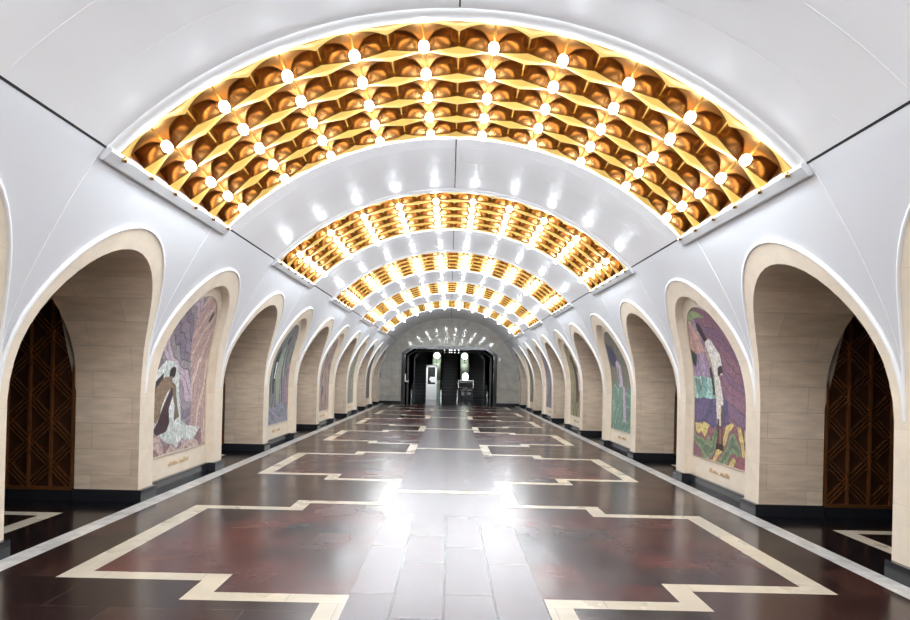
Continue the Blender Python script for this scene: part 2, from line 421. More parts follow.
# ------------------------------------------------------------------ golden light panels
CW = 2*math.radians(45.25)/10        # angular cell width
CD = 0.53                            # cell depth
NEAR = 0.18                          # white near lip before the cells
FA, FB, FH = 0.305, 0.105, 0.27      # reflector fin: half length, half width, height
def fin_mesh(half=0):
    m = MB(); qs = lin(-1, 1, 15) if half == 0 else (lin(0, 1, 8) if half > 0 else lin(-1, 0, 8))
    hs = [0, 0.04, 0.09, 0.13, 0.17, 0.2, 0.225, 0.245, 0.258, 0.266, 0.27]
    def sec(q, h, sd):
        t = min(1, max(0, (h-0.03)/(FH-0.03)))
        Lx = FA*math.sqrt(max(0, 1-t**2.4))*0.86+FA*0.14 if h > 0 else FA
        if h > 0.0 and h < 0.041: Lx = FA*0.99
        Wy = FB*(1-0.55*(h/FH)) if h > 0 else FB
        k = min(1, max(0, (h-0.035)/0.05)); aq = abs(q)
        return (q*Lx, sd*(Wy*(1-aq)**1.15*(1-k)+k*0.085*(1-(2*min(aq, 1)-1)**4)**0.5*(1-0.35*aq)*(1-0.45*t)+0.003), h)
    for sd in (-1, 1): m.grid(lambda q, h: sec(q, h, sd), qs, hs, None, 0)
    m.grid(lambda q, k: ((q*FA), k*(FB*(1-abs(q))**1.15+0.003), -0.012*(1-abs(k))*(1-abs(q))), qs, lin(-1, 1, 5), None, 1, sm=False)
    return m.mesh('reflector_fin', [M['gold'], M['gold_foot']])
FIN, FINL, FINR = fin_mesh(0), fin_mesh(1), fin_mesh(-1)
bm_ = MB()
bm_.lathe([(0.001, -0.120), (0.024, -0.114), (0.040, -0.096), (0.046, -0.072), (0.042, -0.045), (0.036, -0.030), (0.001, -0.028)], n=10)
BULB = bm_.mesh('bulb', M['bulb'])
rm, fm, rl, rr = MB(), MB(), MB(), MB()
EDGE = math.radians(45.25)
RC = R+0.30
# reflector: pillowed roof, side walls, end walls, sockets and the scalloped flat flanges
def roof(a, y):
    v = (((y-NEAR)/CD) % 1)*2-1     # -1..1 across a cell, 0 at bulb
    u = ((a/CW) % 1)*2-1
    v = min(1.0, abs(v))
    return V(a, y, R-0.004+(FH+0.05)*max(0, 1-v**2.6)**0.55)
def ysamp():
    o = []
    for k in range(5):
        for t in (-1, -.985, -.95, -.88, -.78, -.6, -.35, 0, .35, .6, .78, .88, .95, .985, 1): o.append(NEAR+(k+0.5+t/2.0)*CD+(1e-5 if t < 0 else -1e-5))
    return o
rm.grid(lambda a, y: roof(a, y), lin(-EDGE, EDGE, 81), ysamp(), None, 0)
for sa in (-1, 1): rm.grid(lambda y, r: V(sa*EDGE, y, r), lin(NEAR, NEAR+5*CD, 2), lin(R-0.012, RC+0.03, 3), None, 0, sm=False)
for y in (NEAR-0.01, NEAR+5*CD+0.01): rm.grid(lambda a, r: V(a, y, r), lin(-EDGE, EDGE, 81), [R-0.01, RC+0.04], None, 0)
def flange(y0, sg):
    def w(a):
        u = ((a/CW) % 1)*2-1
        return 0.03+0.15*abs(u)**2.2
    rm.grid(lambda a, k: V(a, y0+sg*k*w(a), R-0.012), lin(-EDGE, EDGE, 201), [0, 0.5, 1], None, 1)
flange(NEAR-0.02, 1); flange(NEAR+5*CD+0.02, -1)
for i in range(10):
    for k in range(5):
        a = (i-4.5)*CW; y = NEAR+(k+0.5)*CD
        rm.tube([V(a, y, R-0.045), V(a, y, R+FH+0.02)], 0.010, 6, 1)
# seam fins: a thin ridge at each column boundary
for i in range(1, 10):
    a = (i-5)*CW
    rm.tube([Vector(roof(a, y))*1.0-Vector(V(a, 0, 0.006))+Vector(V(a, 0, 0)) for y in ysamp()], 0.008, 5, 1)
RMESH = rm.mesh('reflector', [M['gold_shaded'], M['gold_foot']])
# white frame: rounded lip along the near and far arcs
def lip(mb, prof2):
    mb.grid(lambda a, k: V(a, prof2[k][0], R+prof2[k][1]), lin(-HALF, HALF, 121), list(range(len(prof2))), None, 0)
    for sa in (-1, 1): mb.quad([V(sa*HALF, p[0], R+p[1]) for p in prof2], None, 0)
lip(fm, [(0.0, 0.03), (-0.005, -0.01), (0.01, -0.025), (0.04, -0.034), (0.11, -0.032), (0.155, -0.02), (0.165, 0.03)])
e = NEAR+5*CD
lip(fm, [(e+0.01, 0.03), (e+0.01, -0.02), (e+0.03, -0.04), (e+0.06, -0.03), (e+0.075, 0.03)])
FMESH = fm.mesh('frame', M['bead'])
def rail(sa):
    m = MB(); a0, a1 = EDGE-0.002, EDGE+math.radians(1.7)
    q = [(a0, 0.05), (a0, -0.045), (a0+0.004, -0.055), (a1-0.004, -0.055), (a1, -0.045), (a1, 0.03)]
    m.grid(lambda k, y: V(sa*q[k][0], y, R+q[k][1]), list(range(6)), [0.0, e+0.075], None, 0, sm=False)
    for y in (0.0, e+0.075): m.quad([V(sa*p[0], y, R+p[1]) for p in q], None, 0)
    for k in range(6):
        y = NEAR+k*CD-(0.03 if k == 5 else -0.03 if k == 0 else 0); c = Vector(V(sa*(a0+0.006), y, R-0.06)); m.lathe([(0.001, -0.02), (0.022, -0.014), (0.026, 0.01), (0.02, 0.03)], c, 8, 1)
    return m.mesh('side_rail', [M['silver'], M['gold']])
RAILS = {sa: rail(sa) for sa in (-1, 1)}
ordn = {-2: 'golden barrel-vault light panel behind the viewer, second back', -1: 'golden barrel-vault light panel just behind the viewer',
        0: 'nearest and largest golden coffered light panel across the white vault', 1: 'second golden coffered light panel counted from the viewer',
        2: 'third golden light panel along the vault, halfway down the hall', 3: 'fourth golden light panel, between the third and the farthest one',
        4: 'farthest and smallest golden light panel, nearest the grey end wall'}
def child(name, me, parent, M4=None):
    o = bpy.data.objects.new(name, me); C.objects.link(o); o.parent = parent
    if M4 is not None: o.matrix_local = M4
    return o
def place(a, y, r, base):
    p = Vector(V(a, y, r)) - base
    return Matrix.Translation(p) @ Matrix.Rotation(a, 4, 'Y')
proto = None
for idx, p in zip(range(-2, 5), PAN):
    root = empty('ceiling_light_panel', (0, p, 3.4), ordn[idx], 'ceiling light', 'golden light panels along the vault')
    off = Matrix.Translation((0, 0, -3.4)); base = Vector((0, 0, 3.4))
    child('frame', FMESH, root, off); child('reflector', RMESH, root, off)
    for sa in (-1, 1): child('side_rail', RAILS[sa], root, off)
    for k in range(6):
        for i in range(11):
            me = FINL if i == 0 else FINR if i == 10 else FIN
            a = (i-5)*CW
            if i == 0: a = -EDGE
            if i == 10: a = EDGE
            child('reflector_fin', me, root, place(a, NEAR+k*CD, R-0.01, base))
    for k in range(5):
        for i in range(10):
            child('bulb', BULB, root, place((i-4.5)*CW, NEAR+(k+0.5)*CD, R-0.02, base))

# ------------------------------------------------------------------ mosaics
def inpoly(x, y, poly):
    c = False; n = len(poly); j = n-1
    for i in range(n):
        xi, yi = poly[i]; xj, yj = poly[j]
        if (yi > y) != (yj > y) and x < (xj-xi)*(y-yi)/(yj-yi)+xi: c = not c
        j = i
    return c
def hexc(h):
    r = [int(h[i:i+2], 16)/255 for i in (0, 2, 4)]
    g = sum(r)/3; r = [g+(v-g)*0.8+0.02 for v in r]
    return tuple((v/12.92 if v <= 0.04045 else ((v+0.055)/1.055)**2.4) for v in r)
def paint(pal, freq, warp, seed, ang=0.6, outline=0.10, line=(0.08, 0.07, 0.08)):
    """flowing bands of tesserae in the given colours"""
    pal = [hexc(h) for h in pal]; freq *= 2.3; warp *= 2.0
    def f(u, v):
        n1 = noise.fractal(Vector((u*1.3+seed, v*2.1, seed)), 1.0, 2.0, 3)
        n2 = noise.noise(Vector((u*0.9, v*1.6+seed*2, 3.3)))
        t = (u*math.cos(ang)+v*2.4*math.sin(ang))*freq + n1*warp + n2*warp*0.7
        k = math.floor(t); fr = t-k
        c = pal[int((k*k*31+k*5+seed*3) % len(pal))]
        if fr < outline: return tuple(0.35*a+0.65*b for a, b in zip(c, line))
        n3 = noise.noise(Vector((u*14, v*30, seed)))
        return tuple(max(0, a*(1+0.22*n3)) for a in c)
    return f
def layered(bg, polys):
    def f(u, v):
        w = noise.noise(Vector((u*5, v*10, 1.7)))*0.02
        for poly, col in reversed(polys):
            if inpoly(u+w, v+w*0.5, poly):
                c = col(u, v) if callable(col) else hexc(col)
                n3 = noise.noise(Vector((u*18, v*36, 9.1))); return tuple(max(0, a*(1+0.25*n3)) for a in c)
        return bg(u, v)
    return f
def ell(cx, cy, rx, ry, n=18): return [(cx+rx*math.cos(2*PI*i/n), cy+ry*math.sin(2*PI*i/n)) for i in range(n)]
Z_A, Z_B = 0.44, ZT_PIC
def mosaic(s, c, fn, nu, nv, label):
    off = REVEAL-0.006
    verts, faces, cols = [], [], []
    zs = lin(Z_A, Z_B, nv)
    for z in zs:
        w = A_PIC if z <= Z0 else A_PIC*math.sqrt(max(0, 1-((z-Z0)/(ZT_PIC-Z0))**2))
        for i in range(nu):
            u = -1+2*i/(nu-1)
            verts.append((s*(prof(z)+off-(prof(Z_A)+off)), u*w, z-Z_A)); uu = u*w/A_PIC
            cols.append((*fn(uu, (z-Z_A)/(Z_B-Z_A)), 1.0))
    for j in range(nv-1):
        for i in range(nu-1):
            a = j*nu+i; faces.append([a, a+1, a+nu+1, a+nu])
    me = bpy.data.meshes.new('picture'); me.from_pydata(verts, [], faces); me.materials.append(M['mosaic'])
    ca = me.color_attributes.new('Col', 'FLOAT_COLOR', 'POINT'); ca.data.foreach_set('color', [x for cc in cols for x in cc])
    me.polygons.foreach_set('use_smooth', [True]*len(faces))
    root = empty('wall_mosaic', (s*(prof(Z_A)+off), c, Z_A), label, 'mosaic', 'arched mosaics along the side walls')
    child('picture', me, root)
    # thin pale border strip round the picture and the gilded caption below it
    b = MB(); pts = [(y-c, z) for y, z in arch(c, A_PIC, ZT_PIC, Z_A) if not (z < Z_A)]
    b.tube([(s*(prof(z)-prof(Z_A)-0.004), y, z-Z_A) for y, z in pts+[pts[0]]], 0.008, 6)
    child('border', b.mesh('border', M['marble_face']), root)
    rnd = random.Random(int(c*10)+s)
    for w0, w1 in ((-0.33, -0.04), (0.04, 0.33)):     # two slanting gilded words
        t = MB(); y = w0
        while y < w1:
            h = rnd.choice((0.03, 0.045, 0.06)); dy = rnd.uniform(0.02, 0.04)
            t.obox((-s*0.003, y, -0.17+h/2), (0.0035, 0, 0), (0, 0.0025, 0), (0, 0.006*-s, h/2))
            t.obox((-s*0.003, y+dy*0.5, -0.165+(h if rnd.random() < .4 else 0.0)), (0.0035, 0, 0), (0, dy*0.5+0.006, 0), (0, 0, 0.002))
            y += dy+0.004
        child('caption_word', t.mesh('caption_word', M['letter_gold']), root)
    return root

# left wall: u = -1 is the near side. Right wall: u = -1 is the near (right-hand) side.
rock = paint(['b9a3b4', '8f7f92', 'c9b3a8', 'a98aa0', '7e7387', 'd6b6bf', '948a8f'], 3.6, 1.5, 2, ang=1.15, outline=0.16)
rockv = paint(['c79fae', 'a98c9a', 'd3b3b6', 'b5938f', '9c8898', 'cbb0a0'], 3.8, 1.0, 5, ang=-0.28, outline=0.10)
base_r = paint(['8f6a70', 'a8858a', 'c4a8a0', '7b5c66'], 3.2, 2.2, 8, ang=1.2, outline=0.13)
L1 = layered(lambda u, v: rockv(u, v) if u > 0.18+0.25*math.sin(v*5) else rock(u, v), [
    ([(-1.1, -.05), (1.1, -.05), (1.1, .10), (.7, .13), (.35, .06), (.1, .04), (-.2, .10), (-.45, .06), (-.7, .11), (-.85, .20), (-1.1, .24)], base_r),
    ([(-.97, .2), (-.98, .35), (-.85, .5), (-.6, .58), (-.3, .57), (-.1, .49), (-.02, .35), (.05, .2), (.3, .15), (.8, .13), (.5, .05), (.1, .08), (-.1, .02), (-.3, .06), (-.6, .10), (-.8, .13)], paint(['dfe3dc', 'cfd6d2', 'e8e6dd', 'bfcac6'], 2.6, 1.6, 3, outline=0.07, line=(.3, .34, .33))),
    (ell(-.33, .50, .10, .035), '1f1818'),
    ([(-.74, .20), (-.56, .30), (-.32, .41), (-.2, .40), (-.38, .28), (-.33, .2), (-.45, .14), (-.75, .12), (-.87, .16)], '40202c'),
    ([(-.9, .22), (-.93, .32), (-.8, .42), (-.55, .48), (-.33, .475), (-.28, .41), (-.45, .38), (-.58, .32), (-.66, .24), (-.76, .20)], '8a6c52'),
    ([(-.3, .44), (-.16, .42), (-.10, .3), (-.02, .22), (-.2, .2), (-.2, .3), (-.26, .36)], '75604e'),
    ([(-.93, .30), (-.8, .41), (-.6, .47), (-.62, .50), (-.86, .44), (-.96, .33)], '3a2c2a'),
    (ell(.42, .88, .045, .035), '2a2430'),
])
stripe = paint(['8a5d72', 'a3717a', '7a5878', 'c2a24e', '8c6f62', '9a6480'], 3.2, 0.8, 4, ang=-0.95, outline=0.12)
swirl = paint(['c9b455', 'd8c878', '7d9468', 'b6a04a', '9a5560', 'd0bb6a', '5c7a5c'], 3.6, 2.6, 6, ang=1.3, outline=0.15)
R1 = layered(stripe, [
    ([(.15, .50), (1.1, .42), (1.1, .88), (.62, .98), (.2, 1.02)], paint(['7c6388', '93789b', '6c5a80', 'a58ea6'], 2.4, 1.4, 3, outline=0.06)),
    ([(-.2, .93), (.3, 1.02), (.9, .9), (1.0, .74), (.72, .82), (.3, .93)], '8fa06c'),
    ([(.3, .72), (.9, .70), (.82, .82), (.6, .9), (.42, .93), (.30, .84)], paint(['c99a8c', 'd8b0a0', 'b98684'], 3, 1, 5, outline=0.08)),
    ([(.62, .7), (.8, .62), (.95, .68), (.97, .78), (.85, .76)], '2f3a34'),
    ([(-.1, .42), (1.1, .40), (1.1, .56), (.0, .55)], paint(['8fbfb4', 'a9cfc4', '6fa39c'], 3, 1, 2, outline=0.07)),
    ([(-.35, .24), (1.1, .20), (1.1, .41), (-.25, .41)], paint(['5e4f7c', '6f5f8c', '4f4670'], 2.6, 1, 2, outline=0.05)),
    ([(-1.1, -.05), (1.1, -.05), (1.1, .22), (.6, .25), (.1, .20), (-.4, .27), (-1.1, .22)], swirl),
    ([(-1.1, -.05), (-.4, -.05), (-.62, .07), (-1.1, .10)], '94505a'),
    ([(.55, -.05), (1.1, -.05), (1.1, .12), (.8, .07)], '84566a'),
    ([(-.05, .24), (.10, .24), (.16, .46), (.14, .57), (-.04, .57), (-.10, .40)], 'cfc9bf'),
    ([(.02, .12), (.10, .12), (.09, .28), (.02, .28)], '5d3f2e'),
    ([(-.12, .12), (-.05, .12), (-.03, .38), (-.10, .38)], '6c4a36'),
    ([(-.16, .08), (.14, .08), (.12, .125), (-.14, .125)], '3c2a22'),
    ([(-.16, .56), (.14, .56), (.24, .74), (.12, .80), (-.06, .79), (-.2, .70)], 'd9d4cc'),
    ([(.14, .58), (.22, .60), (.27, .74), (.18, .77)], 'b59a86'),
    ([(.18, .44), (.26, .44), (.28, .60), (.2, .62)], '4b3328'),
    ([(-.2, .58), (.0, .55), (-.02, .61), (-.16, .63)], '40302a'),
    (ell(.14, .855, .075, .045), '3a2830'),
    ([(.04, .79), (.18, .78), (.26, .86), (.2, .90), (.1, .87)], '2e2430'),
])
L2 = layered(paint(['59635f', '7b8583', '3a4443', 'a7a7ae', '6f6a78', '8f8f99', '4c5a50'], 5.0, 1.6, 7, ang=0.1, outline=0.22), [
    ([(-.1, .2), (.15, .2), (.25, .6), (.1, .8), (-.1, .75), (-.2, .5)], '8f9a86'), ([(-.45, .3), (-.3, .3), (-.2, .7), (-.3, .78), (-.45, .6)], '1f2a2a'),
    (ell(.1, .83, .1, .04), '26302a'), ([(-.35, .45), (-.28, .45), (-.22, .62), (-.3, .62)], 'e4e6ea'),
    ([(-1.1, -.1), (1.1, -.1), (1.1, .12), (.3, .22), (-.4, .16), (-1.1, .24)], paint(['8d8aa0', 'a99fb0', '6c7a86'], 3, 2, 2, outline=0.2)),
    ([(.55, .2), (1.1, .2), (1.1, .6), (.7, .62)], paint(['97788a', '6f5a70'], 3, 1, 2))])
R2 = layered(paint(['8f8a72', '6a6e5e', 'a39c80', '7a7466'], 3.2, 1.6, 9, ang=-0.5, outline=0.14), [
    ([(-1.1, -.1), (1.1, -.1), (1.1, .42), (.4, .5), (-.3, .42), (-1.1, .48)], paint(['5f8a78', '8d7390', '7aa08c', 'a390a8', '4e6a70', 'b6a2b0'], 4, 2.2, 4, ang=1.0, outline=0.15)),
    ([(.0, .66), (.7, .66), (.85, .8), (.5, .9), (.15, .84)], '3c3a5c'), ([(-.05, .45), (.3, .45), (.3, .68), (.1, .72), (-.05, .66)], 'b7aac0'),
    ([(.2, .48), (.26, .48), (.24, .64), (.18, .64)], '33304a'), (ell(.2, .73, .08, .03), '4a4468'), ([(-.3, .1), (-.1, .1), (0, .45), (-.2, .45)], 'b99ab4')])
L3 = paint(['8f6a6a', '5f5a60', 'a98a80', '3d4040', 'b8a39a'], 4.0, 1.6, 11, ang=0.25, outline=0.2)
R3 = layered(paint(['8a8260', '3b3a30', 'a79a70', '5e5a52', 'b7a5a0'], 4.0, 1.8, 12, ang=0.2, outline=0.18), [([(-.3, .2), (.1, .2), (.2, .8), (-.1, .85)], '34332c'), (ell(-.2, .3, .25, .06), '6b3f30'), ([(-.5, .35), (-.3, .35), (-.25, .6), (-.45, .62)], 'cdb0a8')])
L4 = paint(['6f7d6c', '8f9784', '5c6a66', 'a09a90'], 3.6, 1.6, 13, ang=0.3, outline=0.18)
R4 = paint(['7a6f84', '5c5a66', '98909c', '6a7f78'], 3.6, 1.6, 14, ang=0.4, outline=0.18)
L5 = paint(['8f7f7c', '6c6466', 'a89a90', '5a5a60'], 3.6, 1.6, 15, ang=0.5, outline=0.18)
R5 = paint(['80806c', '5f6a60', 'a09684', '6e6070'], 3.6, 1.6, 16, ang=0.2, outline=0.18)
mc = [q for q in MOSA if q > 7]
ML = [(L1, 'arched mosaic of a figure crouching in a pale cave among mauve rocks'),
      (L2, 'arched grey-green mosaic of tall dark figures, second mosaic on the left wall'),
      (L3, 'arched mosaic in brownish pink and dark grey, third on the left wall'),
      (L4, 'arched greenish mosaic, fourth on the left wall'),
      (L5, 'arched mosaic nearest the end wall on the left side')]
MR = [(R1, 'arched mosaic of a white-clad standing man above yellow and red swirls'),
      (R2, 'arched mosaic of a pale figure over green and violet drapery, second on the right wall'),
      (R3, 'arched mosaic with a dark upright shape on olive ground, third on the right wall'),
      (R4, 'arched greyish violet mosaic, fourth on the right wall'),
      (R5, 'arched mosaic nearest the end wall on the right side')]
for s, lst in ((-1, ML), (1, MR)):
    for i, (fn, lab) in enumerate(lst):
        nu, nv = [(150, 260), (90, 150), (60, 100), (40, 70), (30, 50)][i]
        mosaic(s, mc[i], fn, nu, nv, lab)
# the bay beside the viewer: only its arch band shows in the frame, the niche picture is part of the place
for s, fn in ((-1, L4), (1, R4)):
    mosaic(s, 6.6-P/2, fn, 50, 80, 'arched mosaic beside the viewer, cut off by the frame on the %s' % names[s])

# ------------------------------------------------------------------ bronze lattice screens lining the passages
def screen(s, y, face, label):
    """screen in the plane of the passage jamb, beyond the pylon edge; face = +1 looks toward +y"""
    x0, x1, z0, z1 = 4.505, 6.3, ZB, 3.25
    root = empty('lattice_screen', (s*x0, y, 0), label, 'lattice screen', 'bronze lattice screens in the passages')
    w, h = x1-x0, z1-z0
    def pt(a, b, d): return (s*a, face*d, z0+b)
    back = MB(); back.obox(pt(w/2, h/2, -0.03), (w/2, 0, 0), (0, 0.012, 0), (0, 0, h/2)); back.build('back_plate', M['bronze_back'], root)
    fr = MB()
    step = 0.262
    n = int(w/step)+1
    for i in range(n+1):
        a = min(w, i*step); fr.obox(pt(a, h/2, 0.0), (0.013, 0, 0), (0, 0.022, 0), (0, 0, h/2))
    for b in (0, h): fr.obox(pt(w/2, b, 0), (w/2, 0, 0), (0, 0.02, 0), (0, 0, 0.02))
    fr.build('frame', M['bronze'], root)
    la = MB()
    m = step
    k = 0
    rows = int(h/m)
    for r in range(rows):
        for i in range(n):
            a0, a1 = i*m, min(w, (i+1)*m)
            if a1-a0 < 0.1: continue
            b0, b1 = r*m, (r+1)*m
            up = (r+i) % 2 == 0
            for t in (-0.06, 0.0, 0.06):
                if up: p, q = (a0, b0+t), (a1, b1+t)
                else: p, q = (a0, b1+t), (a1, b0+t)
                la.bar(pt(p[0], p[1]+0.02, -0.004), pt(q[0], q[1]+0.02, -0.004), 0.016, 0.02, up=(0, 1, 0))
    la.build('lattice', M['bronze'], root)
    bs = MB(); bs.obox((s*w/2, -face*0.03, z0/2), (w/2, 0, 0), (0, 0.045, 0), (0, 0, z0/2)); bs.build('plinth', M['black'], root)
for s in (-1, 1):
    screen(s, 6.6+A_PORT+0.01, -1, 'dark bronze lattice screen inside the nearest %s archway' % names[s])
    screen(s, 6.6+P+A_PORT+0.01, -1, 'dark bronze lattice screen inside the second %s archway' % names[s])

# ------------------------------------------------------------------ end wall with chamfered doorway
DX0, DX1, DZ, CH, CV = -2.47, 2.38, 3.02, 0.45, 0.35
door = [(DX0, 0), (DX0, DZ-CV), (DX0+CH, DZ), (DX1-CH, DZ), (DX1, DZ-CV), (DX1, 0)]
def vault_out(n=48):
    pts = [(-prof(0), 0), (-prof(0), Z0)] + [(-prof(z), z) for z in lin(1.5, 3.35, 10)]
    pts += [(R*math.sin(a), ZC+R*math.cos(a)) for a in lin(-HALF, HALF, 41)]
    return pts + [(prof(z), z) for z in lin(3.35, 1.5, 10)] + [(prof(0), Z0), (prof(0), 0)]
from bisect import bisect
def resample(pts, n):
    acc = [0]
    for i in range(1, len(pts)): acc.append(acc[-1]+math.dist(pts[i], pts[i-1]))
    out = []
    for k in range(n):
        t = acc[-1]*k/(n-1); i = min(len(pts)-2, max(0, bisect(acc, t)-1)); f = (t-acc[i])/max(1e-9, acc[i+1]-acc[i]); f = min(1, max(0, f))
        out.append((pts[i][0]+(pts[i+1][0]-pts[i][0])*f, pts[i][1]+(pts[i+1][1]-pts[i][1])*f))
    return out
VO = [(x*1.02, z) for x, z in vault_out()]
ew = MB()
# strips of the wall between the doorway outline and the vault outline
def vtop(x):
    x = abs(x)
    if x < R*math.sin(HALF): return ZC+math.sqrt(R*R-x*x)+0.02
    zz = 3.405
    while prof(zz) < x and zz > 0: zz -= 0.01
    return zz+0.03
def dtop(x):
    if x <= DX0 or x >= DX1: return 0
    if x < DX0+CH: return DZ-CV+CV*(x-DX0)/CH
    if x > DX1-CH: return DZ-CV+CV*(DX1-x)/CH
    return DZ
X = sorted(set([round(v, 3) for v in lin(-3.76, 3.76, 90)]+[DX0-0.0005, DX0+0.0005, DX0+CH, DX1-CH, DX1-0.0005, DX1+0.0005]))
for i in range(len(X)-1):
    a, b = X[i], X[i+1]; a_, b_ = a+1e-4, b-1e-4
    p = [(a, D1, dtop(a_)), (b, D1, dtop(b_)), (b, D1, vtop(b)), (a, D1, vtop(a))]
    ew.quad(p, [(q[0], q[2]) for q in p], 0)
for (a, b) in ((-3.76, DX0-0.12), (DX1+0.12, 3.76)): ew.box(a, b, D1-0.03, D1+0.02, 0, ZB+0.02, 1)
struct(ew, 'wall_end', [M['marble_end'], M['black']])
# closing wall behind the viewer
bw = MB(); 
for i in range(len(X)-1):
    a, b = X[i], X[i+1]; p = [(a, D0, 0), (b, D0, 0), (b, D0, vtop(b)), (a, D0, vtop(a))]; bw.quad(p, [(q[0], q[2]) for q in p], 0)
struct(bw, 'wall_back', [M['marble_face']])
# door surround
dr = MB()
def ring(pts_in, pts_out, y0, y1, mi):
    for i in range(len(pts_in)-1):
        a, b, c, d = pts_in[i], pts_in[i+1], pts_out[i+1], pts_out[i]
        dr.quad([(a[0], y0, a[1]), (b[0], y0, b[1]), (c[0], y0, c[1]), (d[0], y0, d[1])], None, mi)
        dr.quad([(a[0], y0, a[1]), (b[0], y0, b[1]), (b[0], y1, b[1]), (a[0], y1, a[1])], None, mi)
        dr.quad([(d[0], y0, d[1]), (c[0], y0, c[1]), (c[0], y1, c[1]), (d[0], y1, d[1])], None, mi)
def inset(pts, e):
    return [(DX0+e, 0), (DX0+e, DZ-CV-e*0.4), (DX0+CH+e*0.4, DZ-e), (DX1-CH-e*0.4, DZ-e), (DX1-e, DZ-CV-e*0.4), (DX1-e, 0)]
ring(inset(door, 0.06), inset(door, -0.12), D1-0.05, D1+0.4, 0)
# slimmer lining further in, and the two slanting pale strips behind it
ring(inset(door, 0.14), inset(door, 0.05), 36.6, 36.75, 1)
for sx, xe in ((-1, DX0), (1, DX1)):
    dr.bar((xe-sx*0.42, 37.6, 0.0), (xe-sx*0.40, 37.6, 2.55), 0.05, 0.04, up=(0, 1, 0), mi=1)
    dr.bar((xe-sx*0.40, 37.6, 2.55), (xe-sx*0.95, 37.6, 3.12), 0.10, 0.04, up=(0, 1, 0), mi=1)
struct(dr, 'door_1', [M['black'], M['greydark'], M['chrome']])
# lobby shell
lb = MB()
for sx in (-1, 1):
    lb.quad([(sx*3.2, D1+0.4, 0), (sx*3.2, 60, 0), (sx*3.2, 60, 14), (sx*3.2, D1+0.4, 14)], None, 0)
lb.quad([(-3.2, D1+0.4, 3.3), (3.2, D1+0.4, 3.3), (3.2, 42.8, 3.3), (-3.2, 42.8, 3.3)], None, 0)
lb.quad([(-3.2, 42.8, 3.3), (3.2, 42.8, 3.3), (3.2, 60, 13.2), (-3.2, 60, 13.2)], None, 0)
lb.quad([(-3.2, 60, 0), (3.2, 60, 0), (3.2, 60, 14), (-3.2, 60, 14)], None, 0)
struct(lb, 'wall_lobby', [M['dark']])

# ------------------------------------------------------------------ escalators
SL = math.radians(30)
def escalator(xc, label):
    w = 1.0; y0, y1 = 44.4, 57.0
    root = empty('escalator', (xc, y0, 0), label, 'escalator', 'escalators beyond the doorway')
    st = MB(); n = int((y1-y0-1.2)/0.4)
    st.box(-w/2, w/2, -1.0, 1.2, 0.0, 0.03)
    for k in range(n):
        y = 1.2+k*0.4; z = 0.03+(k+1)*0.23
        st.quad([(-w/2, y, z-0.23), (w/2, y, z-0.23), (w/2, y, z), (-w/2, y, z)], None, 0)
        st.quad([(-w/2, y, z), (w/2, y, z), (w/2, y+0.4, z), (-w/2, y+0.4, z)], None, 0)
        st.box(-w/2, w/2, y-0.006, y+0.012, z-0.02, z+0.004, 1)
    st.build('steps', [M['dkmetal'], M['greydark']], root)
    for sx in (-1, 1):
        b = MB(); x = sx*(w/2+0.05); zt = 0.95
        tops = [(-1.2, 0.55), (-1.0, 0.9), (1.0, 0.95), (1.6, 1.15), (y1-y0, 1.15+(y1-y0-1.6)*0.575)]
        for (a, b2) in zip(tops[:-1], tops[1:]):
            ya, za = a; yb, zb = b2
            f0 = 0 if ya < 1.2 else (ya-1.2)*0.575; f1 = 0 if yb < 1.2 else (yb-1.2)*0.575
            for xx in (x-0.04, x+0.04): b.quad([(xx, ya, f0), (xx, yb, f1), (xx, yb, zb), (xx, ya, za)], None, 0)
            b.quad([(x-0.04, ya, za), (x-0.04, yb, zb), (x+0.04, yb, zb), (x+0.04, ya, za)], None, 0)
        b.quad([(x-0.04, -1.2, 0), (x+0.04, -1.2, 0), (x+0.04, -1.2, 0.55), (x-0.04, -1.2, 0.55)], None, 0)
        b.build('balustrade', M['chrome'], root)
        h = MB(); h.tube([(x, ya, za+0.05) for ya, za in tops], 0.04, 8, cap=True); h.build('handrail', M['rubber'], root)
ESC = [(-1.98, 'leftmost of the three dark escalators beyond the end doorway'),
       (-0.02, 'middle escalator of three, rising behind the white booth'),
       (1.95, 'rightmost of the three dark escalators beyond the end doorway')]
for x, lab in ESC: escalator(x, lab)
def deck(xc, label):
    root = empty('escalator_divider', (xc, 43.6, 0), label, 'divider', 'pale decks between the escalators')
    d = MB(); w = 0.30
    pr = [(0, 0.0, 0.95), (0.9, 0.0, 1.0), (1.6, 0.2, 1.2), (12, 6.2, 7.2)]
    for a, b in zip(pr[:-1], pr[1:]):
        d.quad([(-w, a[0], a[2]), (w, a[0], a[2]), (w, b[0], b[2]), (-w, b[0], b[2])], None, 0)
        for x in (-w, w): d.quad([(x, a[0], a[1]), (x, b[0], b[1]), (x, b[0], b[2]), (x, a[0], a[2])], None, 0)
    d.quad([(-w, 0, 0), (w, 0, 0), (w, 0, 0.95), (-w, 0, 0.95)], None, 0)
    d.build('deck', M['green_deck'], root)
def zdeck(y): return 1.2+(y-45.2)*0.577
def lamp(x, y, z, r, label, sc=1.0):
    root = empty('globe_lamp', (x, y, z), label, 'lamp', 'globe lamps between the escalators')
    p = MB(); p.tube([(0, 0, 0), (0, 0, 0.25)], 0.035, 8); p.lathe([(0.001, 0.012), (0.08, 0.01), (0.07, 0.03), (0.035, 0.05)], n=12); p.build('post', M['chrome'], root)
    g = MB(); g.lathe([(r*math.sin(t)+0.001, 0.22+r*sc-r*sc*math.cos(t)) for t in lin(0, PI, 10)], n=14); g.build('globe', M['globe'], root)
for x, nm in ((-0.98, 'left'), (1.05, 'right')):
    deck(x, 'pale green sloping deck between escalators, the %s one' % nm)
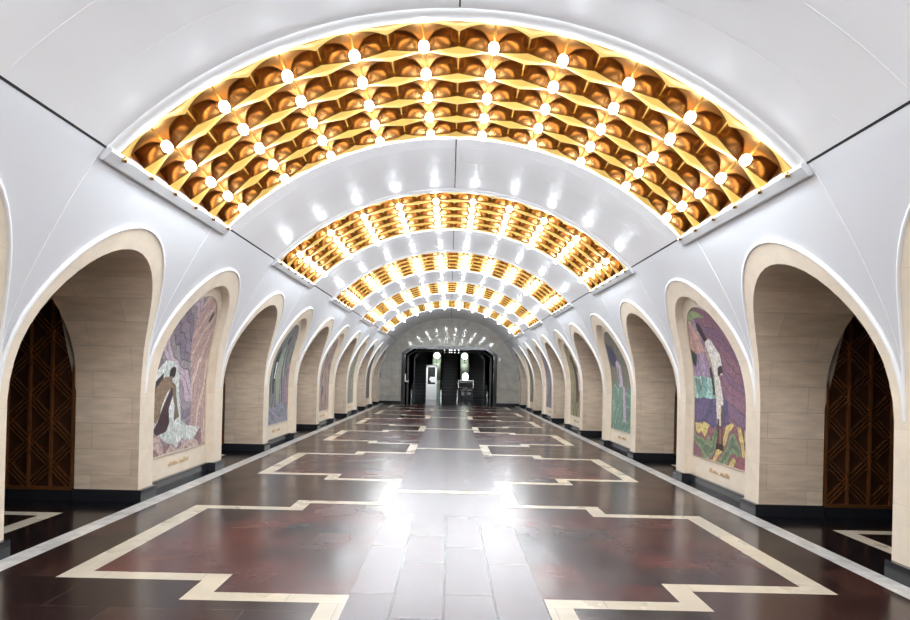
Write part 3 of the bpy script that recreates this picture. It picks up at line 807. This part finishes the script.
def zdeck_(y): return 1.2+(y-45.2)*0.577
lamp(-0.98, 47.5, zdeck(47.5)+0.02, 0.23, 'round white lamp on the left escalator deck, near the door top')
lamp(1.05, 47.5, zdeck(47.5)+0.02, 0.23, 'round white lamp on the right escalator deck, near the door top')
lamp(1.05, 44.2, 1.0, 0.21, 'round white lamp low on the right escalator deck, above the cabin', 1.3)

# ------------------------------------------------------------------ white booth, control cabin, sign, rail, door reflection
def booth():
    root = empty('booth', (-1.19, 42.0, 0), 'narrow white booth with a dark window, left of centre beyond the doorway', 'booth')
    w, h, d = 0.34, 2.22, 0.5
    b = MB(); b.box(-w, w, 0, d, 0, 0.98); b.box(-w, w, 0, d, 2.08, h)
    for sx in (-1, 1): a, c = sorted((sx*w, sx*(w-0.10))); b.box(a, c, 0, d, 0.98, 2.08)
    b.build('body', M['white_paint'], root)
    q = MB(); q.box(-w+0.07, w-0.07, -0.012, 0.0, 0.08, 0.90); q.build('panel', M['lit_white'], root)
    g = MB(); g.box(-w+0.09, w-0.09, 0.03, 0.05, 0.97, 2.09); g.build('window', M['glass'], root)
    n = MB(); n.box(0.0, w-0.10, 0.012, 0.026, 1.10, 1.45); n.quad([(-0.16, 0.018, 1.30), (0.0, 0.018, 1.10), (0.0, 0.018, 1.45), (-0.04, 0.018, 1.48)]); n.build('notice', M['lit_white'], root)
booth()
def cabin():
    root = empty('control_cabin', (1.05, 42.3, 0), 'low dark control cabin with white papers, in front of the right lamp', 'cabin')
    b = MB(); b.box(-0.5, 0.5, 0, 0.8, 0, 0.78); b.build('desk', M['dkmetal'], root)
    f = MB()
    for x in (-0.48, 0.48):
        for y in (0.03, 0.77): f.box(x-0.02, x+0.02, y-0.02, y+0.02, 0.78, 1.25)
    f.box(-0.5, 0.5, 0.0, 0.8, 1.25, 1.28); f.build('frame', M['chrome'], root)
    g = MB(); g.box(-0.46, 0.46, 0.03, 0.04, 0.80, 1.24); g.build('window', M['glass'], root)
    for (x0, x1, z0, z1) in ((-0.30, -0.08, 0.30, 0.52), (0.12, 0.34, 0.34, 0.50), (-0.34, -0.04, 0.62, 0.68), (0.06, 0.40, 0.62, 0.67), (-0.44, 0.44, 1.12, 1.20)):
        n = MB(); n.box(x0, x1, -0.012, -0.001, z0, z1); n.build('notice', M['lit_white'], root)
cabin()
def sign():
    root = empty('hanging_sign', (0.05, 43.0, 3.02), 'dark hanging sign with small lit white symbols above the middle escalator', 'sign')
    b = MB(); b.box(-0.62, 0.62, 0, 0.08, 0, 0.3); b.build('board', M['dkmetal'], root)
    ar = MB(); ar.bar((-0.50, -0.01, 0.15), (-0.28, -0.01, 0.15), 0.05, 0.02); ar.bar((-0.50, -0.01, 0.15), (-0.42, -0.01, 0.24), 0.05, 0.02); ar.bar((-0.50, -0.01, 0.15), (-0.42, -0.01, 0.06), 0.05, 0.02)
    ar.build('arrow', M['sign_white'], root)
    for x in (-0.10, 0.03, 0.24, 0.49):
        n = MB(); n.box(x-0.028, x+0.028, -0.015, -0.001, 0.05, 0.25); n.build('symbol', M['sign_white'], root)
    for x in (-0.5, 0.5):
        h = MB(); h.tube([(x, 0.04, 0.3), (x, 0.04, 0.40)], 0.01); h.build('hanger', M['dkmetal'], root)
sign()
g = MB(); g.tube([(0.25, 41.6, 0), (0.25, 41.6, 1.0), (0.75, 41.6, 1.0), (0.75, 41.6, 0)], 0.02, 8); g.tube([(0.25, 41.6, 0.5), (0.75, 41.6, 0.5)], 0.014, 6)
tag(g.build('guard_rail', M['dkmetal']), 'low dark metal guard rail left of the control cabin', 'railing')
g = MB(); g.box(-2.40, -2.34, D1-0.09, D1-0.05, 1.22, 1.62); g.box(-2.40, -2.19, D1-0.09, D1-0.05, 1.18, 1.25)  # reflection on the door surround, built as a white solid
tag(g.build('door_reflection', M['white_paint']), 'white L-shaped reflection, modelled solid, on the left side of the dark door surround', 'glint')
g = MB(); g.box(-0.045, 0.045, -0.06, 0, -0.09, 0.09); g.lathe([(0.001, -0.03), (0.03, -0.02), (0.03, 0.03), (0.001, 0.04)], (0, -0.07, 0), 10)
o = g.build('wall_camera', M['white_paint'], loc=(2.62, D1-0.0, 2.48)); tag(o, 'small white camera on the grey end wall right of the doorway', 'camera')

def booth_fill(x, y, aim):  # invented lamp, out of view, added to brighten the booth front
    root = empty('booth_fill_light', (x, y, 3.3), 'added unseen fill lamp under the lobby ceiling, brightening the booth', 'ceiling light')
    b = MB(); b.lathe([(0.09, 0.0), (0.10, -0.02), (0.10, -0.10), (0.085, -0.10), (0.08, -0.02), (0.001, -0.02)], n=16); b.build('housing', M['chrome'], root)
    ld = bpy.data.lights.new('booth_fill_spot', 'SPOT'); ld.energy = 230; ld.spot_size = math.radians(46); ld.spot_blend = 0.6; ld.shadow_soft_size = 0.05
    lo = bpy.data.objects.new('booth_fill_spot', ld); C.objects.link(lo); lo.parent = root; lo.location = (0, 0, -0.12)
    lo.rotation_euler = (Vector(aim)-Vector((x, y, 3.18))).to_track_quat('-Z', 'Y').to_euler()
booth_fill(-1.1, 40.4, (-1.2, 42.0, 1.1))
# ------------------------------------------------------------------ light: bulbs, globes; faint general light
wd = bpy.data.worlds.new('World'); bpy.context.scene.world = wd; wd.use_nodes = True
wd.node_tree.nodes['Background'].inputs['Color'].default_value = (0.9, 0.93, 1, 1); wd.node_tree.nodes['Background'].inputs['Strength'].default_value = 0.0

# ------------------------------------------------------------------ camera
cam = bpy.data.cameras.new('camera'); co = bpy.data.objects.new('camera', cam); C.objects.link(co)
co.matrix_world = Matrix.Translation((-0.015, 0, 1.6)) @ Matrix.Rotation(PI/2, 4, 'X') @ Matrix.Rotation(math.radians(1.3), 4, 'Z')
cam.sensor_width = 36; cam.lens = 650/910*36; cam.shift_x = (455-449.7)/910; cam.shift_y = (375-310)/910
cam.clip_end = 200
sc = bpy.context.scene; sc.camera = co
sc.view_settings.view_transform = 'Standard'; sc.view_settings.look = 'None'; sc.view_settings.gamma = 1
sc.view_settings.use_curve_mapping = False
sc.view_settings.exposure = 0.5
sc.cycles.max_bounces = 10; sc.cycles.diffuse_bounces = 6; sc.cycles.glossy_bounces = 6
sc.cycles.use_denoising = True
sc.cycles.sample_clamp_indirect = 6
